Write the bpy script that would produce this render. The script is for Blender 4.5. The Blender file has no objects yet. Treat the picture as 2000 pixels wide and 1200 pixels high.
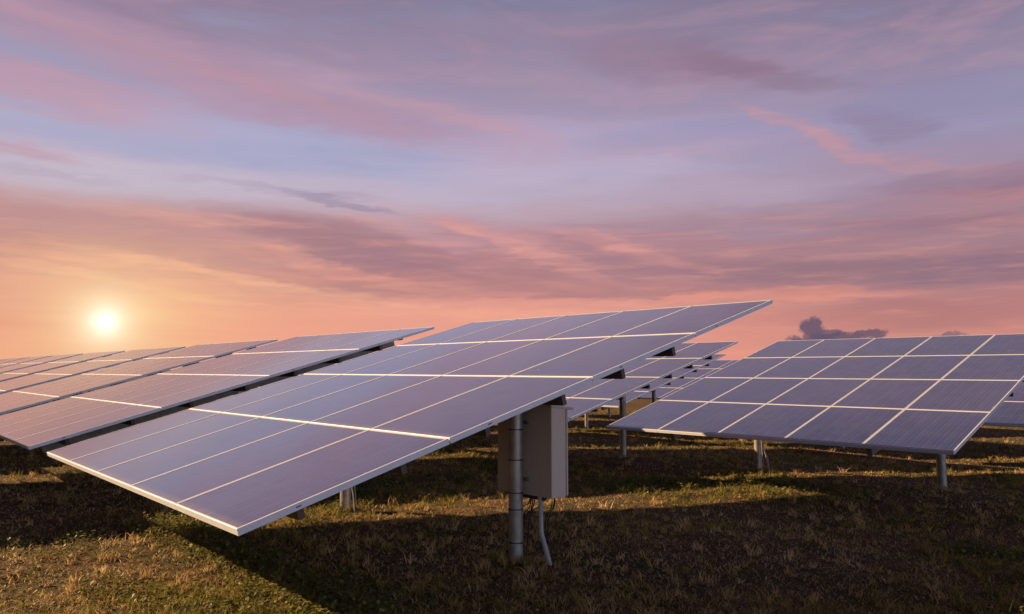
import bpy, bmesh, math, random
import numpy as np
from mathutils import Vector, Matrix
R = math.radians
rng = np.random.default_rng(7)
random.seed(7)
scene = bpy.context.scene
col = scene.collection

# ------------------------------------------------------------------ camera
TILT = 0.2729; TILT2 = 0.2600
AZ = 0.84146; AZ2 = 0.82599
EYE = 1.62
cd = bpy.data.cameras.new('camera'); cam = bpy.data.objects.new('camera', cd); col.objects.link(cam)
cam.location = (0, 0, EYE); cam.rotation_euler = (R(90) + 0.08322, 0, 0)
cd.sensor_width = 36; cd.lens = 26.26; cd.clip_start = 0.05; cd.clip_end = 6000
scene.camera = cam
def axes(az):
    return Vector((-math.cos(az), math.sin(az), 0)), Vector((math.sin(az), math.cos(az), 0))
A, BH = axes(AZ)                       # along the rows (away to the left), and across them
ORG = Vector((-1.4684, 4.0731, 0))

# ------------------------------------------------------------------ light
SUN_C1, SUN_C2 = 1.78, 1.22
sdir = (A * SUN_C1 - BH * SUN_C2 + Vector((0, 0, 1))).normalized()
sl = bpy.data.lights.new('sun', 'SUN'); so = bpy.data.objects.new('sun', sl); col.objects.link(so)
sl.energy = 5.0; sl.angle = R(0.5); sl.color = (1.0, 0.66, 0.36)
so.rotation_euler = sdir.to_track_quat('Z', 'Y').to_euler()
scene.view_settings.view_transform = 'Standard'; scene.view_settings.look = 'None'
scene.view_settings.exposure = 1.15; scene.view_settings.gamma = 1; scene.view_settings.use_curve_mapping = False

def lin(c):
    return tuple(((v / 255) / 12.92 if v / 255 <= 0.04045 else ((v / 255 + 0.055) / 1.055) ** 2.4) for v in c)

class NT:
    """small helper to write node trees as expressions"""
    def __init__(s, tree): s.t = tree; s.t.nodes.clear()
    def n(s, kind, **kw):
        nd = s.t.nodes.new(kind)
        for k, v in kw.items(): setattr(nd, k, v)
        return nd
    def put(s, sock, v):
        if isinstance(v, bpy.types.NodeSocket): s.t.links.new(v, sock)
        elif v is not None:
            if hasattr(sock.default_value, '__len__') and not hasattr(v, '__len__'): v = [v] * len(sock.default_value)
            if hasattr(sock.default_value, '__len__') and len(sock.default_value) == 4 and len(v) == 3: v = (*v, 1)
            sock.default_value = v
    def m(s, op, a, b=None, c=None, clamp=False):
        nd = s.n('ShaderNodeMath', operation=op, use_clamp=clamp)
        for i, v in enumerate((a, b, c)):
            if v is not None: s.put(nd.inputs[i], v)
        return nd.outputs[0]
    def mr(s, v, a, b, c=0.0, d=1.0, smooth=False):
        nd = s.n('ShaderNodeMapRange', clamp=True)
        if smooth: nd.interpolation_type = 'SMOOTHSTEP'
        for i, q in enumerate((v, a, b, c, d)): s.put(nd.inputs[i], q)
        return nd.outputs[0]
    def mix(s, f, a, b, blend='MIX'):
        nd = s.n('ShaderNodeMix', data_type='RGBA', blend_type=blend)
        s.put(nd.inputs[0], f); s.put(nd.inputs[6], a); s.put(nd.inputs[7], b)
        return nd.outputs[2]
    def noise(s, vec, scale, detail=3, rough=0.5, dist=0.0):
        nd = s.n('ShaderNodeTexNoise')
        s.put(nd.inputs['Vector'], vec); nd.inputs['Scale'].default_value = scale
        nd.inputs['Detail'].default_value = detail; nd.inputs['Roughness'].default_value = rough
        nd.inputs['Distortion'].default_value = dist
        return nd.outputs
    def ramp(s, f, stops, interp='LINEAR'):
        nd = s.n('ShaderNodeValToRGB'); cr = nd.color_ramp; cr.interpolation = interp
        while len(cr.elements) < len(stops): cr.elements.new(0.5)
        for e, (p, c) in zip(cr.elements, stops): e.position = p; e.color = (*c, 1)
        s.put(nd.inputs[0], f); return nd.outputs[0]
    def mapping(s, vec, loc=(0, 0, 0), rot=(0, 0, 0), scale=(1, 1, 1), kind='POINT'):
        nd = s.n('ShaderNodeMapping', vector_type=kind)
        s.put(nd.inputs[0], vec); nd.inputs[1].default_value = loc; nd.inputs[2].default_value = rot; nd.inputs[3].default_value = scale
        return nd.outputs[0]
    def v(s, op, a, b=None):
        nd = s.n('ShaderNodeVectorMath', operation=op)
        s.put(nd.inputs[0], a)
        if b is not None: s.put(nd.inputs[1], b)
        return nd.outputs['Value'] if op in ('DOT_PRODUCT', 'LENGTH') else nd.outputs[0]

# ------------------------------------------------------------------ sky: dusk gradient, cloud bands, glow round the low sun
w = bpy.data.worlds.new("World"); scene.world = w; w.use_nodes = True
g = NT(w.node_tree)
d = g.n('ShaderNodeTexCoord').outputs['Generated']
sp = g.n('ShaderNodeSeparateXYZ'); g.put(sp.inputs[0], d)
DX, DY, DZ = sp.outputs
DEG = 57.29578
az = g.m('MULTIPLY', g.m('ARCTAN2', DX, DY), DEG)
el = g.m('MULTIPLY', g.m('ARCSINE', DZ), DEG)
dn = g.mapping(d, scale=(1, 1, 5.0), rot=(0, R(-5), 0))
wn = g.noise(dn, 2.2, 2, 0.5)[1]                       # big slow warp
wn2 = g.noise(dn, 8.0, 3, 0.6)[1]                      # finer warp
wn3 = g.noise(g.mapping(dn, rot=(0, R(-6), 0)), 24.0, 3, 0.6)[1]
def centred(n_, amp): return g.v('MULTIPLY', g.v('SUBTRACT', n_, (.5, .5, .5)), amp)
wsum = g.v('ADD', g.v('ADD', centred(wn, (9, 2.4, 0)), centred(wn2, (4.0, 1.7, 0))), centred(wn3, (3.2, .85, 0)))
cb = g.n('ShaderNodeCombineXYZ'); g.put(cb.inputs[0], az); g.put(cb.inputs[1], el)
uv = g.v('ADD', cb.outputs[0], wsum)
su = g.n('ShaderNodeSeparateXYZ'); g.put(su.inputs[0], uv)
elw = g.m('ADD', g.m('MULTIPLY', el, 0.6), g.m('MULTIPLY', su.outputs[1], 0.4))
def eramp(st): return g.ramp(g.m('DIVIDE', elw, 90, clamp=True), [(e / 90, lin(c)) for e, c in st])
zen = [(31, (98, 84, 112)), (37, (60, 56, 78)), (52, (26, 26, 38)), (90, (11, 11, 18))]
left = eramp([(0, (242, 166, 120)), (3, (232, 146, 120)), (6, (234, 160, 130)), (9, (212, 150, 138)), (11.5, (194, 170, 182)), (14, (192, 182, 202)), (17, (172, 174, 205)), (19.5, (162, 160, 192)), (22, (164, 144, 172)), (27, (142, 125, 154))] + zen)
mid = eramp([(0, (238, 146, 118)), (2, (238, 156, 130)), (4.5, (232, 156, 134)), (7, (208, 140, 132)), (9, (185, 135, 143)), (12, (188, 164, 180)), (14.5, (188, 174, 198)), (18, (176, 165, 198)), (21, (164, 148, 176)), (24, (154, 138, 166)), (27, (134, 130, 162))] + zen)
right = eramp([(0, (220, 134, 114)), (2, (206, 132, 120)), (4, (190, 126, 122)), (7, (162, 120, 130)), (10, (160, 132, 150)), (13, (164, 142, 166)), (17, (158, 145, 178)), (20, (148, 136, 166)), (23, (140, 128, 158)), (27, (126, 118, 148))] + zen)
c = g.mix(g.mr(az, -30, -2, smooth=True), left, mid)
c = g.mix(g.mr(az, -2, 32, smooth=True), c, right)
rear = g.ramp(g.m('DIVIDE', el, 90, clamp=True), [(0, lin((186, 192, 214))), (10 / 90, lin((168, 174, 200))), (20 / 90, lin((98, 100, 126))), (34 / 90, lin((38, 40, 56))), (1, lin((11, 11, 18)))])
rear = g.v('SCALE', rear); rear.node.inputs['Scale'].default_value = 1; g.put(rear.node.inputs['Scale'], g.mr(DX, -.7, .65, .2, 2.9))  # unseen rear sky, dimmed left and boosted right to light frame edges and cabinet
# wisps used to break every cloud band
st1 = g.noise(g.mapping(d, scale=(1, 1, 7.0), rot=(0, R(-9), R(12))), 5.0, 5, 0.62, 0.3)[0]
st2 = g.noise(g.mapping(d, scale=(1, 1, 11.0), rot=(0, R(-14), R(-20))), 9.0, 4, 0.6, 0.4)[0]
wisp = g.mr(st1, 0.30, 0.70, 0.25, 1.15)
fine = g.mr(st2, 0.25, 0.78, 0.05, 1.15)
def chain(c, vec):
    # a negligible dependency on the colour so far: keeps the shader compiler working one band at a time
    nd = g.n('ShaderNodeVectorMath', operation='MULTIPLY_ADD'); g.put(nd.inputs[0], c); nd.inputs[1].default_value = (1e-7, 1e-7, 1e-7); g.put(nd.inputs[2], vec)
    return nd.outputs[0]
def stroke(c, a, e, L, W, ang, colr, al, tex=None, sharp=False):
    p = g.mapping(chain(c, uv), loc=(a, e, 0), rot=(0, 0, R(ang)), scale=(L, W, 1), kind='TEXTURE')
    r2 = g.v('DOT_PRODUCT', p, p)
    f = g.mr(r2, 1.0, 0.35 if sharp else 0.0, 0.0, al, smooth=True)
    if tex is not None: f = g.m('MULTIPLY', f, tex, clamp=True)
    return g.mix(f, c, lin(colr))
PK, LV, BL, MV, OR, DM = (200, 148, 165), (178, 165, 195), (156, 164, 202), (158, 122, 142), (242, 158, 132), (138, 110, 136)
st3 = g.noise(g.mapping(d, scale=(1, 1, 5.0), rot=(0, R(-8), R(40))), 3.2, 6, 0.6, 0.5)[0]
st4 = g.noise(g.mapping(d, scale=(1, 1, 16.0), rot=(0, R(-7), R(70))), 6.0, 6, 0.62, 0.6)[0]
hi = g.mr(elw, 12.5, 16.5, smooth=True)
lo = g.m('MULTIPLY', g.mr(elw, 4.0, 6.5, smooth=True), g.mr(elw, 12.3, 10.2, smooth=True))
c = g.mix(g.m('MULTIPLY', hi, g.mr(st3, .42, .68, 0, .6, smooth=True)), c, lin((186, 150, 172)))
c = g.mix(g.m('MULTIPLY', hi, g.mr(st3, .50, .30, 0, .45, smooth=True)), c, lin((158, 160, 194)))
c = g.mix(g.m('MULTIPLY', lo, g.mr(st4, .36, .66, .15, .62, smooth=True)), c, lin((170, 123, 132)))
for s in (
    # upper sky
    (-30, 23.6, 12, 1.6, -7, (150, 128, 158), .7, wisp), (-22, 20.4, 25, 2.9, -9, (184, 150, 174), .85, None), (-26, 21.2, 16, .9, -8, (194, 148, 164), .5, wisp), (-17, 19.6, 15, .9, -11, (196, 150, 166), .5, wisp), (-33, 18.2, 13, 1.8, -6, (192, 148, 168), .7, wisp),
    (-9, 20.0, 15, 1.6, -12, (186, 156, 180), .8, wisp), (-7, 19.3, 9, .8, -12, (200, 156, 170), .7, fine), (-27, 17.2, 8, .6, -10, (200, 152, 166), .6, fine),
    (-34, 14.3, 5, .7, -8, (190, 152, 170), .8, fine), (-26, 15.4, 14, 1.4, -3, BL, .55, None), (-16, 16.2, 17, 2.0, -6, (166, 170, 205), .7, None),
    (-2, 25, 20, 1.4, 4, (158, 138, 166), .5, wisp), (14, 22.5, 12, 2.2, -10, (152, 124, 150), .7, wisp), (19, 21.6, 9, 1.2, -18, (142, 116, 142), .7, wisp),
    (2, 20.2, 16, 1.5, -3, (162, 144, 172), .6, wisp), (14, 17.4, 12, 1.6, 2, (158, 150, 185), .5, None), (5, 15.0, 16, 1.1, 0, (184, 174, 200), .6, None),
    (20.5, 17.6, 5.5, .75, -26, (200, 150, 162), .85, fine), (23.5, 15.8, 5.5, .65, -28, (204, 148, 156), .8, fine), (29, 13.9, 7, .7, -14, (196, 142, 150), .7, fine), (26.5, 16.6, 3.5, 1.1, -20, (140, 118, 148), .75, wisp),
    (32, 17.5, 10, 2.2, -5, (146, 140, 175), .5, None), (33, 12.4, 8, 1.0, -4, (142, 108, 132), .75, wisp), (34, 11.2, 9, 1.1, -5, (184, 124, 130), .8, fine), (31, 9.8, 12, .9, -3, (150, 112, 130), .6, wisp),
    # pale band above the mauve bank
    (-27, 13.0, 15, 1.3, 0, (190, 184, 206), .55, None), (-5, 13.6, 18, 1.2, 0, (188, 178, 202), .5, None), (16, 13.0, 12, 1.2, 2, (182, 164, 188), .5, None),
    (-17, 13.1, 9, .38, -2, (160, 146, 174), .6, fine), (-12.5, 12.4, 5, .42, -9, (138, 128, 156), .8, wisp), (-31, 12.9, 6, .4, -3, (176, 158, 182), .6, fine),
    # the mauve bank
    (-20, 9.3, 17, 2.0, -3, (188, 136, 140), .95, wisp), (-31, 9.9, 10, 1.3, -6, (184, 136, 142), .7, wisp), (-13, 9.4, 13, 2.0, -9, (160, 118, 132), .6, None), (0, 7.8, 14, 1.6, -4, (166, 120, 130), .5, None), (-14.5, 9.2, 9, 1.5, -10, (162, 120, 133), .9, wisp), (-8, 7.9, 12, 1.3, -5, (162, 120, 133), .9, wisp),
    (-3, 6.6, 18, 1.2, -3, (182, 124, 126), .8, wisp), (3, 9.7, 12, 1.6, -10, (180, 134, 146), .75, wisp), (8, 9.0, 8, 1.1, -14, (162, 119, 133), .85, wisp), (15, 7.6, 13, 1.4, -4, (158, 118, 130), .8, wisp),
    (25, 6.7, 15, 1.5, -2, (150, 114, 127), .85, wisp), (34, 6.6, 10, 1.4, -2, (134, 108, 130), .8, wisp), (17, 10.4, 12, .8, -3, (162, 138, 160), .6, wisp), (13, 5.6, 16, .8, -2, (170, 118, 124), .6, wisp),
    # lit streaks inside it
    (-24, 10.6, 9, .6, -4, (216, 158, 148), .6, fine), (-8, 10.3, 8, .7, -9, (200, 150, 156), .65, fine), (-1.5, 10.8, 9, .9, -10, (212, 150, 148), .6, wisp), (1, 9.7, 8, .65, -15, (226, 154, 142), .7, fine), (8.5, 9.6, 8, .6, -16, (214, 148, 144), .6, fine),
    (12, 8.3, 7, .55, -15, (206, 142, 138), .55, fine), (4, 8.3, 6, .45, -17, (222, 150, 140), .5, fine), (-13, 7.5, 10, .5, -8, (232, 156, 134), .75, fine), (2, 7.0, 7, .5, -10, (212, 144, 134), .55, fine), (-21, 7.2, 15, .55, -6, (248, 184, 142), .75, fine), (-26, 6.0, 12, .5, -7, (250, 190, 140), .6, fine),
    (-14, 5.6, 15, .7, -5, (248, 172, 138), .75, fine), (-30, 7.6, 12, .6, -3, (246, 172, 134), .75, fine), (8, 5.2, 20, .5, -1, (236, 152, 130), .7, wisp), (20, 5.1, 12, .6, 0, (222, 138, 120), .6, wisp),
    (-4, 4.4, 18, .8, -2, (246, 164, 134), .6, fine), (-11, 2.6, 16, .9, 0, (234, 148, 124), .5, wisp), (14, 3.2, 14, 1.0, 0, (216, 130, 118), .5, wisp), (30, 3.6, 12, 1.4, 0, (168, 112, 114), .5, wisp),
    (-33, 4.4, 6, .8, -3, (218, 146, 128), .6, wisp), (-34, 3.0, 5, .7, -3, (222, 138, 114), .6, wisp),
): c = stroke(c, *s)
c = g.mix(g.m('MULTIPLY', g.mr(elw, 13.5, 9, smooth=True), g.mr(st2, .45, .82, 0, .36, smooth=True)), c, lin((238, 160, 138)))
hs = g.n('ShaderNodeHueSaturation'); hs.inputs['Saturation'].default_value = .93; g.put(hs.inputs['Value'], g.mr(el, 15, 27, 1.0, .90)); g.put(hs.inputs['Color'], c); c = hs.outputs[0]
c = g.mix(1.0, c, g.mix(g.mr(g.m('ADD', g.m('MULTIPLY', st3, .6), g.m('MULTIPLY', st1, .4)), .35, .65), (.93, .92, .94), (1.06, 1.05, 1.04)), 'MULTIPLY')
# glow
def gl(a, e, sx, sy):
    p = g.mapping(cb.outputs[0], loc=(a, e, 0), scale=(sx, sy, 1), kind='TEXTURE')
    return g.m('EXPONENT', g.m('MULTIPLY', g.v('LENGTH', p), -1.0))
SA, SE = -28.6, 3.2
c = g.mix(g.m('MULTIPLY', gl(SA + 2, SE + .7, 5.2, 2.3), g.mr(st4, .35, .65, .7, 1.2), clamp=True), c, lin((250, 196, 146)))
c = g.mix(g.m('MULTIPLY', gl(SA, SE, 2.5, 2.2), 1.0, clamp=True), c, lin((254, 222, 158)))
core = g.m('MULTIPLY', g.m('POWER', gl(SA, SE, .8, .8), 1.0), 1.05)
c = g.mix(core, c, (1.6, 1.55, 1.35))
# little dark cumulus low on the right (crisp)
cn = g.noise(g.mapping(d, scale=(1, 1, 1.3)), 48, 4, 0.6)[1]
uvc = g.v('ADD', cb.outputs[0], g.v('MULTIPLY', g.v('SUBTRACT', cn, (.5, .5, .5)), (2.2, 1.5, 0)))
DC = lin((100, 86, 108))
for a, e, L, W, al in ((21.9, 3.0, .9, .72, .9), (22.9, 2.6, .9, .5, .8), (21.8, 2.1, 1.9, .6, .9), (23.3, 2.15, 2.1, .55, .9), (25.4, 2.45, 1.3, .42, .85), (26.4, 1.9, 1.4, .3, .7), (30.5, 2.3, 1.0, .28, .6)):
    p = g.mapping(chain(c, uvc), loc=(a, e, 0), scale=(L, W, 1), kind='TEXTURE')
    c = g.mix(g.mr(g.v('DOT_PRODUCT', p, p), 1.0, .3, 0, al, smooth=True), c, DC)
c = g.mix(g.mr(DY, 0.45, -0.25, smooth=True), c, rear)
bg = g.n('ShaderNodeBackground'); g.put(bg.inputs[0], c); bg.inputs[1].default_value = 0.4506
ow = g.n('ShaderNodeOutputWorld'); w.node_tree.links.new(bg.outputs[0], ow.inputs[0])
w.cycles.sampling_method = 'MANUAL'; w.cycles.sample_map_resolution = 512

# ------------------------------------------------------------------ terrain height
_h = [rng.random((64, 64)) for _ in range(3)]
def vnoise(x, y, k=0):
    t = _h[k]; xi = np.floor(x).astype(int); yi = np.floor(y).astype(int); fx = x - xi; fy = y - yi
    fx = fx * fx * (3 - 2 * fx); fy = fy * fy * (3 - 2 * fy)
    a = t[xi % 64, yi % 64]; b = t[(xi + 1) % 64, yi % 64]; c_ = t[xi % 64, (yi + 1) % 64]; d_ = t[(xi + 1) % 64, (yi + 1) % 64]
    return (a * (1 - fx) + b * fx) * (1 - fy) + (c_ * (1 - fx) + d_ * fx) * fy
def ab(x, y):
    dx = x - ORG.x; dy = y - ORG.y
    return dx * A.x + dy * A.y, dx * BH.x + dy * BH.y
def ground(x, y):
    x = np.asarray(x, float); y = np.asarray(y, float)
    a, b = ab(x, y)
    z = np.interp(b, [-50, 2.8, 10.4, 17.9, 25, 60, 300], [0, 0, -.135, -.42, -.58, -1.0, -1.0])
    z = z + np.interp(a, [-20, 6, 40, 200], [0, 0, -.07, -.3])
    r = np.hypot(x, y); fade = np.clip(1 - r / 120, 0, 1)
    z = z + fade * (0.075 * (vnoise(x * .55, y * .55, 0) - .5) + 0.035 * (vnoise(x * 1.9, y * 1.9, 1) - .5) + 0.02 * (vnoise(x * 6, y * 6, 2) - .5))
    return z
def P(a, b, z=0, A_=A, B_=BH, O=ORG): 
    p = O + A_ * a + B_ * b; return Vector((p.x, p.y, z))

# ------------------------------------------------------------------ materials
def mat(name):
    m = bpy.data.materials.new(name); m.use_nodes = True; t = NT(m.node_tree)
    b = t.n('ShaderNodeBsdfPrincipled'); o = t.n('ShaderNodeOutputMaterial'); m.node_tree.links.new(b.outputs[0], o.inputs[0])
    return m, t, b
def metal(name, base, rough, metallic, var=.12, sc=9):
    m, t, b = mat(name)
    tc = t.n('ShaderNodeTexCoord').outputs['Object']
    n1 = t.noise(tc, sc, 4, .6)[0]; n2 = t.noise(tc, sc * 14, 2, .5)[0]
    f = t.mr(n1, .3, .7, 1 - var, 1 + var)
    t.put(b.inputs['Base Color'], t.v('SCALE', base)); sc_ = b.inputs['Base Color'].links[0].from_node; t.put(sc_.inputs['Scale'], f)
    b.inputs['Metallic'].default_value = metallic
    t.put(b.inputs['Roughness'], t.mr(n2, .3, .7, rough - .07, rough + .08))
    return m
M_frame = metal('anodised_aluminium', (.60, .63, .71), .5, .2, .05)
M_galv = metal('galvanised_steel', (.20, .18, .165), .5, .4, .22, 14)
M_post = metal('weathered_galvanised_pipe', (.36, .33, .30), .42, .6, .28, 7)
M_slot = metal('slot_shadow_grey', (.16, .155, .16), .6, .1)
M_purlin = metal('brown_primed_steel', (.085, .066, .052), .6, .2, .25, 14)
M_dark = metal('dark_steel', (.035, .032, .03), .6, .2)
M_cab = metal('painted_cabinet_steel', (.52, .43, .35), .45, 0.0, .05, 4)
M_lid = metal('cabinet_lid_steel', (.45, .40, .36), .5, 0.0, .06, 4)
M_back = metal('white_backsheet', (.42, .40, .38), .6, 0.0, .04)
M_pvc = metal('grey_plastic_pipe', (.34, .35, .34), .5, 0, .12, 12)
M_cable = metal('black_cable', (.02, .02, .02), .5, 0, .1)

M_glass, t, b = mat('photovoltaic_glass')
tc = t.n('ShaderNodeTexCoord').outputs['Object']
s3 = t.n('ShaderNodeSeparateXYZ'); t.put(s3.inputs[0], tc)
def gridline(x, pitch, w_, off=0.0):
    f = t.m('FRACT', t.m('ADD', t.m('DIVIDE', x, pitch), off))
    dd = t.m('ABSOLUTE', t.m('SUBTRACT', f, .5))          # .5 at the line
    return t.m('GREATER_THAN', dd, .5 - w_ / pitch / 2)
cx = gridline(s3.outputs[0], .1605, .004, .05); cy = gridline(s3.outputs[1], .158, .004, .05)
bus = gridline(s3.outputs[0], .0535, .0022, .55)
cellid = t.n('ShaderNodeTexWhiteNoise', noise_dimensions='2D')
sn = t.n('ShaderNodeVectorMath', operation='SNAP'); t.put(sn.inputs[0], t.v('ADD', tc, (.008, .008, 0))); sn.inputs[1].default_value = (.1605, .158, 10)
oi = t.n('ShaderNodeObjectInfo')
av = t.n('ShaderNodeVectorMath', operation='ADD'); t.put(av.inputs[0], sn.outputs[0]); t.put(av.inputs[1], oi.outputs['Random'])
t.put(cellid.inputs[0], av.outputs[0])
flake = t.n('ShaderNodeTexVoronoi'); t.put(flake.inputs['Vector'], tc); flake.inputs['Scale'].default_value = 60
base = t.mix(cellid.outputs[0], (.014, .031, .125), (.020, .039, .150))
base = t.mix(t.m('MAXIMUM', t.m('MULTIPLY', cx, .4), t.m('MULTIPLY', cy, .15)), base, (.16, .19, .32))
base = t.mix(t.m('MULTIPLY', bus, .5), base, (.20, .23, .36))
dust = t.noise(t.v('ADD', tc, oi.outputs['Random']), 3.0, 5, .65)[0]
dust2 = t.noise(t.mapping(tc, scale=(14, 1.2, 1)), 2.0, 4, .6)[0]
dm = t.m('MULTIPLY', t.mr(dust, .3, .75, .0, .08), t.mr(dust2, .3, .7, .5, 1.3))
spots = t.mr(t.noise(t.v('ADD', tc, oi.outputs['Random']), 22, 2, .5)[0], .76, .80, 0, .5)
base = t.mix(t.m('ADD', dm, spots, clamp=True), base, (.30, .25, .22))
silt = t.m('MULTIPLY', t.mr(s3.outputs[1], .015, .085, .45, 0, smooth=True), t.mr(dust2, .35, .65, .3, 1.2))
drop = t.mr(t.noise(t.v('ADD', tc, t.v('SCALE', oi.outputs['Random'])), 17, 1, .4)[0], .80, .82, 0, .45)
base = t.mix(silt, base, (.26, .20, .15)); base = t.mix(drop, base, (.55, .52, .5))
t.put(b.inputs['Base Color'], base)
t.put(b.inputs['Roughness'], t.mr(dust, .3, .7, .07, .14))
b.inputs['IOR'].default_value = 1.58; b.inputs['Coat Weight'].default_value = .3; b.inputs['Coat Roughness'].default_value = .05; b.inputs['Coat IOR'].default_value = 1.5; b.inputs['Sheen Weight'].default_value = .06; b.inputs['Sheen Roughness'].default_value = .4; b.inputs['Sheen Tint'].default_value = (.9, .82, .85, 1)
bmp = t.n('ShaderNodeBump'); bmp.inputs['Strength'].default_value = .03; bmp.inputs['Distance'].default_value = .001
t.put(bmp.inputs['Height'], t.noise(tc, 260, 1, .5)[0]); t.put(b.inputs['Normal'], bmp.outputs[0])

M_soil, t, b = mat('dry_soil_and_thatch')
tc = t.n('ShaderNodeTexCoord').outputs['Object']
n1 = t.noise(tc, .9, 4, .6)[0]; n2 = t.noise(tc, 9, 6, .7)[0]; n3 = t.noise(tc, 60, 3, .7)[0]
base = t.ramp(n2, [(.25, (.034, .020, .011)), (.5, (.105, .064, .034)), (.75, (.23, .145, .078))])
base = t.mix(t.mr(n1, .42, .62), base, t.mix(n3, (.028, .032, .012), (.070, .066, .026)))
base = t.mix(t.mr(n3, .5, .8, 0, .4), base, (.22, .155, .09))
base = t.mix(1.0, base, (.92, .92, .92), 'MULTIPLY')
t.put(b.inputs['Base Color'], base); b.inputs['Roughness'].default_value = .95; b.inputs['Specular IOR Level'].default_value = .1
bmp = t.n('ShaderNodeBump'); bmp.inputs['Strength'].default_value = .9; bmp.inputs['Distance'].default_value = .03
t.put(bmp.inputs['Height'], t.m('ADD', n2, t.m('MULTIPLY', n3, .5))); t.put(b.inputs['Normal'], bmp.outputs[0])

def foliage(name, stops, trans=.35, rough=.7):
    m, t, b = mat(name)
    at = t.n('ShaderNodeAttribute', attribute_name='tint').outputs['Fac']
    cc = t.ramp(at, [(p_, tuple(0.98 * q_ for q_ in c_)) for p_, c_ in stops]); t.put(b.inputs['Base Color'], cc)
    b.inputs['Roughness'].default_value = rough; b.inputs['Specular IOR Level'].default_value = .2
    tr = t.n('ShaderNodeBsdfTranslucent'); t.put(tr.inputs[0], cc)
    ms = t.n('ShaderNodeMixShader'); ms.inputs[0].default_value = trans
    out = [n for n in t.t.nodes if n.type == 'OUTPUT_MATERIAL'][0]
    t.t.links.new(b.outputs[0], ms.inputs[1]); t.t.links.new(tr.outputs[0], ms.inputs[2]); t.t.links.new(ms.outputs[0], out.inputs[0])
    return m
M_grass = foliage('grass_blade', [(0, (.032, .045, .010)), (.25, (.10, .115, .022)), (.45, (.29, .235, .055)), (.7, (.50, .33, .13)), (1, (.68, .50, .28))])
M_straw = foliage('dry_straw', [(0, (.10, .055, .028)), (.4, (.26, .16, .08)), (.75, (.46, .31, .18)), (1, (.68, .52, .36))], .2)
M_leaf = foliage('weed_leaf', [(0, (.05, .065, .018)), (.5, (.13, .14, .035)), (.85, (.27, .24, .07)), (1, (.42, .34, .15))], .4, .5)

# ------------------------------------------------------------------ mesh helpers
class MB:
    def __init__(s): s.v = []; s.f = []; s.mi = []; s.cur = 0
    def face(s, *ids): s.f.append(ids); s.mi.append(s.cur)
    def box(s, x0, x1, y0, y1, z0, z1):
        n = len(s.v); s.v += [(x, y, z) for z in (z0, z1) for y in (y0, y1) for x in (x0, x1)]
        for q in ((0, 2, 3, 1), (4, 5, 7, 6), (0, 1, 5, 4), (2, 6, 7, 3), (0, 4, 6, 2), (1, 3, 7, 5)): s.face(*[n + i for i in q])
    def tube(s, pts, r, seg=12, caps=True):
        pts = [Vector(p) for p in pts]; rr = r if hasattr(r, '__len__') else [r] * len(pts)
        n0 = len(s.v); up = None
        for k, p in enumerate(pts):
            d_ = (pts[min(k + 1, len(pts) - 1)] - pts[max(k - 1, 0)]).normalized()
            if up is None: up = d_.orthogonal().normalized()
            u = (up - d_ * up.dot(d_)).normalized(); up = u; v_ = d_.cross(u)
            for i in range(seg):
                a_ = 2 * math.pi * i / seg; s.v.append(tuple(p + (u * math.cos(a_) + v_ * math.sin(a_)) * rr[k]))
        for k in range(len(pts) - 1):
            for i in range(seg):
                j = (i + 1) % seg; a0 = n0 + k * seg; s.face(a0 + i, a0 + j, a0 + seg + j, a0 + seg + i)
        if caps: s.face(*[n0 + i for i in range(seg)][::-1]); s.face(*[n0 + (len(pts) - 1) * seg + i for i in range(seg)])
    def mesh(s, name, mats, smooth=False):
        me = bpy.data.meshes.new(name); me.from_pydata(s.v, [], s.f)
        for m in (mats if isinstance(mats, list) else [mats]): me.materials.append(m)
        me.polygons.foreach_set('material_index', s.mi)
        if smooth:
            me.polygons.foreach_set('use_smooth', [True] * len(s.f))
            try: me.set_sharp_from_angle(angle=R(35))
            except Exception: pass
        bm = bmesh.new(); bm.from_mesh(me); bmesh.ops.recalc_face_normals(bm, faces=bm.faces); bm.to_mesh(me); bm.free()
        return me
def link(name, data, parent=None, loc=(0, 0, 0), rot=(0, 0, 0)):
    o = bpy.data.objects.new(name, data); col.objects.link(o); o.parent = parent; o.location = loc; o.rotation_euler = rot
    return o

# ------------------------------------------------------------------ ground sheet
def polar_ground():
    rad = np.concatenate([np.linspace(0.5, 14, 170), np.geomspace(14.1, 60, 110), np.geomspace(62, 4500, 40)])
    th = np.linspace(0, 2 * np.pi, 481)[:-1]
    RR, TT = np.meshgrid(rad, th, indexing='ij'); X = RR * np.sin(TT); Y = RR * np.cos(TT); Z = ground(X, Y)
    n, m_ = X.shape
    v = np.stack([X.ravel(), Y.ravel(), Z.ravel()], 1)
    v = np.vstack([v, [[0, 0, float(ground(0, 0))]]])
    I, J = np.meshgrid(np.arange(n - 1), np.arange(m_), indexing='ij'); J2 = (J + 1) % m_
    q = np.stack([I * m_ + J, I * m_ + J2, (I + 1) * m_ + J2, (I + 1) * m_ + J], -1).reshape(-1, 4)[:, ::-1]
    faces = q.tolist() + [(int(j), int((j + 1) % m_), len(v) - 1) for j in range(m_)]
    me = bpy.data.meshes.new('ground'); me.from_pydata(v.tolist(), [], faces); me.materials.append(M_soil)
    me.polygons.foreach_set('use_smooth', [True] * len(faces))
    bm = bmesh.new(); bm.from_mesh(me); bmesh.ops.recalc_face_normals(bm, faces=bm.faces)
    if sum(f.normal.z for f in bm.faces) < 0: bmesh.ops.reverse_faces(bm, faces=bm.faces)
    bm.to_mesh(me); bm.free()
    o = link('ground', me); o['kind'] = 'structure'
    return o
polar_ground()

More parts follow.
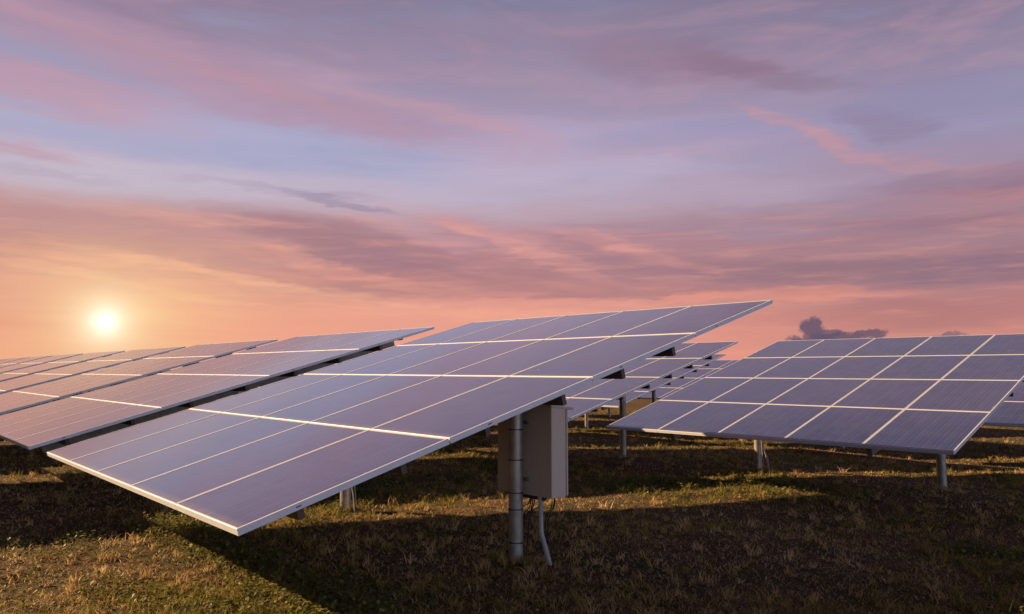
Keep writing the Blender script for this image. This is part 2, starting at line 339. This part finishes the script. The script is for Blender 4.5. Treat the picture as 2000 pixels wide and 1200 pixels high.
# ------------------------------------------------------------------ solar tables
S = 1.4689; MW, MH, TH = .994, 1.459, .040
def module_meshes():
    f = MB(); lx, ly = .0135, .012
    def ring(z): return [(-MW, 0, z), (0, 0, z), (0, MH, z), (-MW, MH, z)], [(-MW + lx, ly, z), (-lx, ly, z), (-lx, MH - ly, z), (-MW + lx, MH - ly, z)]
    bev = .0015
    o1, i1 = ring(0); o2, _ = ring(0)
    ob = [(x + (bev if x < -.5 else -bev), y + (bev if y < .5 else -bev), 0) for x, y, z in o1]
    os_ = [(x, y, -bev) for x, y, z in o1]; ol = [(x, y, -TH) for x, y, z in o1]
    id_ = [(x, y, -.0045) for x, y, z in i1]; il = [(x, y, -TH) for x, y, z in i1]
    f.v = ob + os_ + ol + i1 + id_ + il
    for k in range(4):
        j = (k + 1) % 4
        f.face(k, j, 4 + j, 4 + k); f.face(4 + k, 4 + j, 8 + j, 8 + k); f.face(k, 12 + k, 12 + j, j)
        f.face(12 + k, 16 + k, 16 + j, 12 + j); f.face(8 + k, 8 + j, 20 + j, 20 + k); f.face(16 + k, 20 + k, 20 + j, 16 + j)
    # slots in the long sides and notched corners where modules meet
    f.cur = 1
    for xs in ((-.0003, .0012), (-MW - .0012, -MW + .0003)):
        yc = .36; f.box(*xs, yc - .017, yc + .017, -.025, -.016)
    f.cur = 2; f.box(-MW + lx + .001, -lx - .001, ly + .001, MH - ly - .001, -.012, -.0085)
    f.box(-.56, -.44, MH - .22, MH - .12, -.030, -.0125)      # junction box on the back
    fr = f.mesh('solar_module', [M_frame, M_slot, M_back])
    gm = MB(); gm.box(-MW + lx, -lx, ly, MH - ly, -.0075, -.0025); gl_ = gm.mesh('glass', M_glass)
    return fr, gl_
ME_frame, ME_glass = module_meshes()
def purlin_mesh(short=0.0):
    m = MB(); m.box(-4.97, -.03 - short, 0, .042, -.088, 0)
    return m.mesh('purlin', M_purlin)
def rafter_mesh():
    m = MB(); m.box(-.03, .03, .25, 4 * S - .3, -.10, 0)
    for k in range(4):
        for q in (.26, .76):
            y = S * (k + q); m.box(-.036, -.031, y - .03, y + .06, -.05, .06)
    return m.mesh('rafter', M_galv)
ME_purlin = purlin_mesh(); ME_purlin_short = purlin_mesh(.5); ME_purlin_low = purlin_mesh(.07); ME_raf = rafter_mesh()
POSTX = (-.87, -3.80); POSTY = 2.79; PR = .0625
def post_mesh(h_low, h_top):
    m = MB()
    m.tube([(0, 0, -h_low), (0, 0, h_top - .002)], PR, 28)
    m.box(-.09, .09, -.10, .10, h_top - .012, h_top)                                  # head plate
    m.box(-.045, -.039, -.06, .06, h_top, h_top + .10); m.box(.039, .045, -.06, .06, h_top, h_top + .10)
    return m.mesh('post', M_post, True)
def ring_mesh(r, h=.008):
    m = MB(); n = 28
    for z in (-h, h):
        for rr in (r, r + .004):
            for i in range(n):
                a_ = 2 * math.pi * i / n; m.v.append((rr * math.cos(a_), rr * math.sin(a_), z))
    for i in range(n):
        j = (i + 1) % n
        m.face(n + i, n + j, 3 * n + j, 3 * n + i); m.face(i, j, n + j, n + i); m.face(2 * n + i, 3 * n + i, 3 * n + j, 2 * n + j)
    m.box(r, r + .02, -.006, .006, -h, h)
    return m.mesh('strap', M_dark)
ME_strap = ring_mesh(PR + .0005, .0045)
def conduit_mesh():
    m = MB()
    m.tube([(.10, 0, .60), (.115, 0, .36), (.16, .01, .18), (.21, .01, -.06)], .008, 8)
    m.tube([(.062, .03, .30), (.10, .03, .31), (.145, .03, .29), (.17, .03, .2), (.185, .03, .1)], .006, 6)
    m.tube([(.075, -.02, .62), (.085, -.02, .42), (.10, -.02, .2), (.12, -.02, -.05)], .006, 6)
    m.box(.055, .12, -.008, .008, .34, .352)
    return m.mesh('cable_conduit', M_pvc, True)
ME_conduit = conduit_mesh()
_pm = {}
def make_table(z, tilt, az_, gz, label, group, loc, first, POSTX):
    """loc: lower front corner nearest the camera side; z: its height; gz: ground heights at both posts"""
    r = bpy.data.objects.new('solar_table', None); col.objects.link(r); r.empty_display_size = .3
    r.location = (loc.x, loc.y, z); r.rotation_euler = (0, 0, -az_)
    r['label'] = label; r['category'] = 'solar table'; r['group'] = group
    ct, st = math.cos(tilt), math.sin(tilt)
    for i in range(5):
        for j in range(4):
            f = link('solar_module', ME_frame, r, (-i * 1.0 - .003, (j * S) * ct, (j * S) * st), (tilt, 0, 0))
            link('glass', ME_glass, f)
    for k in range(4):
        for q in (.26, .76):
            y = S * (k + q); dz = -TH - .002
            link('purlin', ME_purlin_short if k == 3 and (q > .5 or first) else ME_purlin_low if k == 0 or (k == 1 and q < .5) else ME_purlin, r, (0, y * ct - dz * st, y * st + dz * ct), (tilt, 0, 0))
    dz = -TH - .002 - .088 - .002
    for k, px in enumerate(POSTX):
        link('rafter', ME_raf, r, (px, -dz * st, dz * ct), (tilt, 0, 0))
        top = POSTY * math.tan(tilt) + (dz - .10) / ct - .03
        hl = z - gz[k] + .25
        key = (round(hl, 2), round(top, 2))
        if key not in _pm: _pm[key] = post_mesh(hl, top)
        po = link('post', _pm[key], r, (px, POSTY, 0))
        link('strap', ME_strap, po, (0, 0, gz[k] - z + .56))
        if k == 1 and group in (G1, G2): link('cable_conduit', ME_conduit, r, (px, POSTY, gz[k] - z))
    return r
def world_of(loc, az_, lx, ly):
    A_, B_ = axes(az_); return loc - A_ * lx + B_ * ly
def table_at(loc, z, tilt, az_, label, group):
    px2 = (-1.03, -3.93) if 'large dark' in label and group == G2 and 'its panels' in label else (-.87, -4.6) if 'glimpsed' in label else POSTX
    gz = [float(ground(*world_of(loc, az_, px, POSTY).xy)) for px in px2]
    return make_table(z, tilt, az_, gz, label, group, loc, 'nearest solar table, its low' in label, px2)
G1, G2, G3 = 'solar tables in the long front row', 'solar tables in the second row', 'solar tables in the third row'
G4, G0 = 'solar tables in the fourth row', 'solar tables in the row left of the camera'
t_main = table_at(Vector((-1.4684, 4.0731, 0)), .7692, TILT, AZ, 'nearest solar table, its low corner over sunlit grass, a grey cabinet on its front post', G1)
table_at(Vector((-5.5023, 8.5963, 0)), .7436, TILT, AZ, 'second solar table of the front row, directly left of the one with the cabinet', G1)
ords = ['third', 'fourth', 'fifth', 'sixth', 'seventh', 'eighth', 'ninth', 'tenth', 'eleventh', 'twelfth']
for k, (a0, z) in enumerate([(12.03, .715), (18.1, .695), (24.22, .69), (30.3, .69), (36.2, .69), (42.2, .685), (48.2, .67), (54.2, .66), (60.2, .65), (66.2, .64)]):
    table_at(P(a0, 0), z, TILT, AZ, f'{ords[k]} solar table of the front row, counting left from the one with the cabinet' + (''), G1)
A2, B2 = axes(AZ2)
oR = Vector((4.8828, 8.3548, 0)); oR2 = Vector((.7246, 12.3376, 0))
table_at(oR, .7147, TILT2, AZ2, 'large dark solar table on the right, its panels facing the camera below a small cloud', G2)
table_at(oR2, .7171, TILT2, AZ2, 'solar table right behind the nearest one, seen between it and the large dark table', G2)
for k, nm in ((1, 'third'), (2, 'fourth'), (3, 'fifth')):
    p = oR2 + A2 * 6.05 * k
    table_at(p, .715 - .02 * k, TILT2, AZ2, f'{nm} solar table of the second row counted from the right, hidden behind the front row', G2)
for a0, nm in ((-8.05, 'solar table at the right edge of the third row, beyond the right frame edge'), (-2.0, 'solar table glimpsed at the right frame edge behind the large dark one'), (4.05, 'third row solar table hidden behind the large dark one on the right'), (10.1, 'small solar table in the third row seen through the gap with bare posts below'), (16.15, 'third row solar table behind and left of the small one in the gap')):
    table_at(P(a0, 15.1), .56, TILT, AZ, nm, G3)
for a0, nm in ((12.5, 'farthest solar table, its edge showing low in the gap beside the large dark one'), (18.55, 'fourth row solar table behind the small third row table in the gap'), (6.45, 'fourth row solar table hidden behind the large dark one on the right')):
    table_at(P(a0, 22.7), .46, TILT, AZ, nm, G4)
for a0, nm in ((12.5, 'added unseen solar table shading the ground behind the farthest one in the gap'), (18.55, 'added unseen solar table shading the ground behind and left of the farthest one')):
    table_at(P(a0, 30.3), .36, TILT, AZ, nm, 'unseen solar tables added behind the fourth row for shade')  # hidden extra row, added to shade the ground beyond the fourth row
for a0, nm in ((7.9, 'nearest solar table of the row left of the camera, shading the grass'), (13.95, 'second solar table of the row left of the camera'), (20.0, 'third solar table of the row left of the camera')):
    table_at(P(a0, -7.58), .77, TILT, AZ, nm, G0)
# extra straps on the near post of the main table
post0 = [o for o in t_main.children if o.name.startswith('post')][0]
for c_ in list(post0.children): bpy.data.objects.remove(c_)
for zz in (.14, .42, .56, .84, 1.10): link('strap', ME_strap, post0, (0, 0, zz - .7692))

# ------------------------------------------------------------------ electrical cabinet hung behind that post
def cabinet():
    r = bpy.data.objects.new('electrical_cabinet', None); col.objects.link(r)
    base_ = P(.88, 3.0); gz = float(ground(base_.x, base_.y))
    r.location = (base_.x, base_.y, gz); r.rotation_euler = (0, 0, -AZ)
    r['label'] = 'grey steel electrical cabinet hung behind the front post of the largest solar table'; r['category'] = 'cabinet'
    x0, x1, y0, y1, z0, z1 = -.36, .34, -.10, .10, .53 - gz, 1.30 - gz
    m = MB(); m.box(x0, x1, y0, y1 - .024, z0, z1)
    bm = bmesh.new(); me = m.mesh('body', M_cab); bm.from_mesh(me); bmesh.ops.bevel(bm, geom=bm.edges[:], offset=.004, segments=2, affect='EDGES'); bm.to_mesh(me); bm.free()
    link('body', me, r)
    m = MB(); m.box(x0 + .002, x1 + .004, y1 - .021, y1, z0 + .008, z1 - .012)
    me = m.mesh('door', M_cab); bm = bmesh.new(); bm.from_mesh(me); bmesh.ops.bevel(bm, geom=bm.edges[:], offset=.003, segments=2, affect='EDGES'); bm.to_mesh(me); bm.free()
    dr = link('door', me, r)
    m = MB(); m.box(x0 + .05, x0 + .07, y1 + .001, y1 + .02, (z0 + z1) / 2 - .06, (z0 + z1) / 2 + .06); link('handle', m.mesh('handle', M_dark), dr)
    m = MB(); n = len(m.v)   # sloping rain lid
    lx0, lx1, ly0, ly1 = x0 - .015, x1 + .012, y0 - .01, y1 + .065
    m.v += [(lx0, ly0, z1 + .018), (lx1, ly0, z1 + .018), (lx1, ly1, z1 - .012), (lx0, ly1, z1 - .012), (lx0, ly0, z1 + .001), (lx1, ly0, z1 + .001), (lx1, ly1, z1 - .034), (lx0, ly1, z1 - .034)]
    m.v[4:6] = [(lx0, ly0, z1 + .003), (lx1, ly0, z1 + .003)]
    for q in ((0, 1, 2, 3), (4, 5, 1, 0), (5, 6, 2, 1), (6, 7, 3, 2), (7, 4, 0, 3)): m.face(*q)
    m.face(4, 7, 6, 5)
    link('lid', m.mesh('lid', M_lid), r)
    m = MB(); m.box(-.05, .07, y0 - .028, y0 - .001, z1 - .16, z1 - .13); link('mounting_rail', m.mesh('mounting_rail', M_galv), r)
    m = MB(); m.box(-.05, .07, y0 - .028, y0 - .001, z0 + .12, z0 + .15)
    link('mounting_rail', m.mesh('mounting_rail', M_galv), r)
    m = MB(); m.box(x0 + .22, x1 - .12, y0 + .03, y0 + .06, z0 - .035, z0 - .002); link('bottom_bracket', m.mesh('bottom_bracket', M_dark), r)
    m = MB(); m.tube([(.165, -.06, z0 - .001), (.165, -.06, z0 - .06), (.168, -.06, z0 - .24), (.170, -.06, z0 - .31), (.195, -.06, z0 - .37), (.31, -.10, .02), (.36, -.12, -.10)], .021, 16)
    m.tube([(.165, -.06, z0 - .001), (.165, -.06, z0 - .03)], .027, 16)
    link('conduit', m.mesh('conduit', M_pvc, True), r)
    for k in range(9):
        x = -.02 + k * .021 if k < 6 else .25 + (k - 6) * .022
        sag = random.uniform(.10, .30); xo = x - random.uniform(.03, .10); yy = random.uniform(-.05, .03)
        m = MB(); pts = [(x, yy, z0 - .001), (x, yy, z0 - sag * .4), (x * .7 + xo * .3, yy - .01, z0 - sag * .8), (xo, yy - .03, z0 - sag), (xo - .03, yy - .05, z0 - sag - .08), (xo - .05 + .02 * math.sin(k), yy - .05, -.03)]
        if k >= 6: pts = [(x, yy, z0 - .001), (x, yy, z0 - .05), (x - .01, yy, z0 - .09), (x - .06, yy + .01, z0 - .14), (x - .10, yy + .02, z0 - .22), (x - .13, yy + .02, -.03)]
        m.tube(pts, .0048, 6); link('cable', m.mesh('cable', M_cable, True), r)
cabinet()

# ------------------------------------------------------------------ ground cover
def scatter(n, d0, d1, half=40, extra=None):
    dd = d0 * (d1 / d0) ** rng.random(n); th = R(half) * (rng.random(n) * 2 - 1)
    return dd * np.sin(th), dd * np.cos(th), dd
def build_blades(name, x, y, hgt, wid, lean, tint, matl, label, segs=2, flat=False):
    n = len(x); z = ground(x, y); ang = rng.random(n) * 2 * np.pi; bd = rng.random(n) * 2 * np.pi
    cx_, sy_ = np.cos(ang) * wid / 2, np.sin(ang) * wid / 2
    lx_, ly_ = np.cos(bd) * lean * hgt, np.sin(bd) * lean * hgt
    V = np.zeros((n, 5, 3))
    def lev(k, f, wf, zf, lf):
        V[:, k, 0] = x + lx_ * lf; V[:, k, 1] = y + ly_ * lf; V[:, k, 2] = z - .006 + hgt * zf
        return wf
    for k, (wf, zf, lf) in enumerate([(-1, 0, 0), (1, 0, 0), (.75, .6, .35), (-.75, .6, .35), (0, 1, 1)]):
        V[:, k, 0] = x + lx_ * lf + cx_ * wf; V[:, k, 1] = y + ly_ * lf + sy_ * wf; V[:, k, 2] = z - .006 + hgt * zf
    base_ = (np.arange(n) * 5)[:, None]
    loops = np.concatenate([base_ + np.array([[0, 1, 2, 3]]), base_ + np.array([[3, 2, 4]])], 1).ravel()
    starts = (np.arange(n)[:, None] * 7 + np.array([[0, 4]])).ravel(); tot = np.tile([4, 3], n)
    return mk(name, V.reshape(-1, 3), loops, starts, tot, np.repeat(tint, 5), matl, label)
def mk(name, V, loops, starts, tot, tint, matl, label):
    me = bpy.data.meshes.new(name)
    me.vertices.add(len(V)); me.vertices.foreach_set('co', V.astype(np.float32).ravel())
    me.loops.add(len(loops)); me.loops.foreach_set('vertex_index', loops.astype(np.int32))
    me.polygons.add(len(starts)); me.polygons.foreach_set('loop_start', starts.astype(np.int32)); me.polygons.foreach_set('loop_total', tot.astype(np.int32))
    me.update(calc_edges=True); me.materials.append(matl)
    at = me.attributes.new('tint', 'FLOAT', 'POINT'); at.data.foreach_set('value', np.clip(tint, 0, 1).astype(np.float32))
    o = link(name, me); o['kind'] = 'stuff'; o['label'] = label; o['category'] = name.replace('_', ' ')
    return o
def greenness(x, y):
    a, b = ab(x, y)
    n = .6 * vnoise(x * .45 + 9, y * .45, 1) + .4 * vnoise(x * 1.4, y * 1.4 + 5, 2)
    return n
# short grass: a thin mat plus separate tufts
x, y, dd = scatter(300000, 4.3, 46)
gn = greenness(x, y); keep = rng.random(len(x)) < np.clip((gn - .2) * 2.4, .3, 1)
x, y, dd, gn = x[keep], y[keep], dd[keep], gn[keep]; n = len(x)
clump = vnoise(x * 5, y * 5, 0); sc = np.sqrt(dd / 5)
hg = (.012 + .035 * rng.random(n) ** 1.6 * (.4 + clump)) * (1 + .2 * (sc - 1))
tint = .60 - .95 * (gn - .42) + .45 * (rng.random(n) - .5) + .25 * (clump - .5)
w0 = (.0045 + .005 * rng.random(n)) * sc; l0 = .35 + 1.3 * rng.random(n)
tx, ty, td = scatter(13000, 4.3, 40)
for pa, pb in ((.87, 2.79), (3.8, 2.79), (-.01, 10.37), (2.89, 10.37), (5.57, 9.93), (8.5, 9.93)):       # longer growth left round the posts
    q_ = ORG + A * pa + BH * pb; tx = np.append(tx, q_.x + rng.normal(0, .16, 46)); ty = np.append(ty, q_.y + rng.normal(0, .16, 46))
td = np.hypot(tx, ty); tg = greenness(tx, ty); k = rng.random(len(tx)) < np.clip((tg - .2) * 2.2, .15, 1)
tx, ty, td, tg = tx[k], ty[k], td[k], tg[k]; per = 15; nt = len(tx)
size = np.repeat(.35 + rng.random(nt) ** 1.5 + .5 * (rng.random(nt) < .03), per)
x2 = np.repeat(tx, per) + rng.normal(0, .022, nt * per) * size; y2 = np.repeat(ty, per) + rng.normal(0, .022, nt * per) * size
h2 = (.03 + .065 * rng.random(nt * per)) * size; sc2 = np.repeat(np.sqrt(td / 5), per)
h2 = h2 * (1 + .2 * (sc2 - 1)); w2 = (.004 + .005 * rng.random(nt * per)) * sc2
t2 = np.repeat(.58 - .95 * (tg - .42) + .5 * (rng.random(nt) - .5), per) + .25 * (rng.random(nt * per) - .5)
l2 = .3 + .9 * rng.random(nt * per)
build_blades('short_grass', np.concatenate([x, x2]), np.concatenate([y, y2]), np.concatenate([hg, h2]), np.concatenate([w0, w2]), np.concatenate([l0, l2]),
             np.concatenate([tint, t2]), M_grass, 'short mixed green and dry grass covering the soil between the tables')
# dry litter lying about
x, y, dd = scatter(300000, 4.3, 40); n = len(x); gn = greenness(x, y)
keep = rng.random(n) < np.clip(1.35 - 1.2 * gn, .35, 1); x, y, dd = x[keep], y[keep], dd[keep]; n = len(x); sc = np.sqrt(dd / 5)
ln = .02 + .20 * rng.random(n) ** 3.0
hz = .004 + .03 * rng.random(n) ** 1.5
build_blades('dry_straw', x, y, hz, (.003 + .0035 * rng.random(n)) * sc, ln / hz, rng.random(n) ** 1.5, M_straw, 'pale dry straw and dead stems lying flat on the ground')
# broad leaved creeping weeds
def weeds(cx_, cy_, per, spread):
    n = len(cx_) * per
    x = np.repeat(cx_, per) + rng.normal(0, spread, n); y = np.repeat(cy_, per) + rng.normal(0, spread, n)
    hh = rng.random(n) ** 1.2 * .085 + .01; z = ground(x, y) + hh
    L = .016 + .026 * rng.random(n); W = L * .8
    yaw = rng.random(n) * 2 * np.pi; pit = rng.normal(0, .5, n)
    dx, dy, dz_ = np.cos(yaw) * np.cos(pit), np.sin(yaw) * np.cos(pit), np.sin(pit)
    sx, sy_ = -np.sin(yaw), np.cos(yaw)
    V = np.zeros((n, 8, 3))
    for k, (l, ww, up) in enumerate([(0, 0, 0), (.35, .5, .10), (.8, .34, .05), (1, 0, -.05), (.8, -.34, .05), (.35, -.5, .10)]):
        V[:, k, 0] = x + dx * L * l + sx * W * ww; V[:, k, 1] = y + dy * L * l + sy_ * W * ww; V[:, k, 2] = z + dz_ * L * l + up * L
    # stem triangle
    V[:, 6] = np.stack([x - .001, y, z - hh - .004], 1); V[:, 7] = np.stack([x + .0015, y, z - hh - .004], 1)
    b0 = (np.arange(n) * 8)[:, None]
    loops = np.concatenate([b0 + np.array([[0, 1, 2, 3]]), b0 + np.array([[0, 3, 4, 5]]), b0 + np.array([[6, 7, 0]])], 1).ravel()
    starts = (np.arange(n)[:, None] * 11 + np.array([[0, 4, 8]])).ravel(); tot = np.tile([4, 4, 3], n)
    tint = np.clip(.40 + .5 * np.repeat(rng.random(len(cx_)), per) * .8 + .35 * (rng.random(n) - .5), 0, 1)
    mk('creeping_weeds', V.reshape(-1, 3), loops, starts, tot, np.repeat(tint, 8), M_leaf, 'broad leaved green creeping weeds in patches through the grass')
x, y, dd = scatter(3600, 4.3, 22); gn = greenness(x, y); k = gn + .25 * rng.random(len(x)) > .74; x, y = x[k], y[k]
aa = np.concatenate([rng.uniform(.2, 4.6, 420), rng.uniform(.6, 5, 110)]); bb = np.concatenate([rng.normal(1.0, .20, 420), rng.normal(-.3, .5, 110)])
px_ = ORG.x + A.x * aa + BH.x * bb; py_ = ORG.y + A.y * aa + BH.y * bb
weeds(np.concatenate([x, px_]), np.concatenate([y, py_]), 17, .075)
# small clods and stones
m = MB(); x, y, dd = scatter(2600, 4.3, 16)
for i in range(len(x)):
    s_ = random.uniform(.004, .015) * (1.6 if random.random() < .06 else 1); zc = float(ground(x[i], y[i])) + s_ * .3; n = len(m.v)
    for vx in ((1, 0, 0), (-1, 0, 0), (0, 1, 0), (0, -1, 0), (0, 0, .8), (0, 0, -.8)):
        m.v.append((x[i] + vx[0] * s_ * random.uniform(.6, 1.2), y[i] + vx[1] * s_ * random.uniform(.6, 1.2), zc + vx[2] * s_ * random.uniform(.6, 1.1)))
    for q in ((0, 2, 4), (2, 1, 4), (1, 3, 4), (3, 0, 4), (2, 0, 5), (1, 2, 5), (3, 1, 5), (0, 3, 5)): m.face(*[n + e for e in q])
M_stone = metal('pale_stone', (.34, .26, .19), .9, 0, .4, 3)
o = link('small_stones', m.mesh('small_stones', M_stone)); o['kind'] = 'stuff'; o['label'] = 'small pale stones and clods scattered in the grass'; o['category'] = 'stones'
scene.cycles.max_bounces = 6; scene.cycles.diffuse_bounces = 3; scene.cycles.glossy_bounces = 3
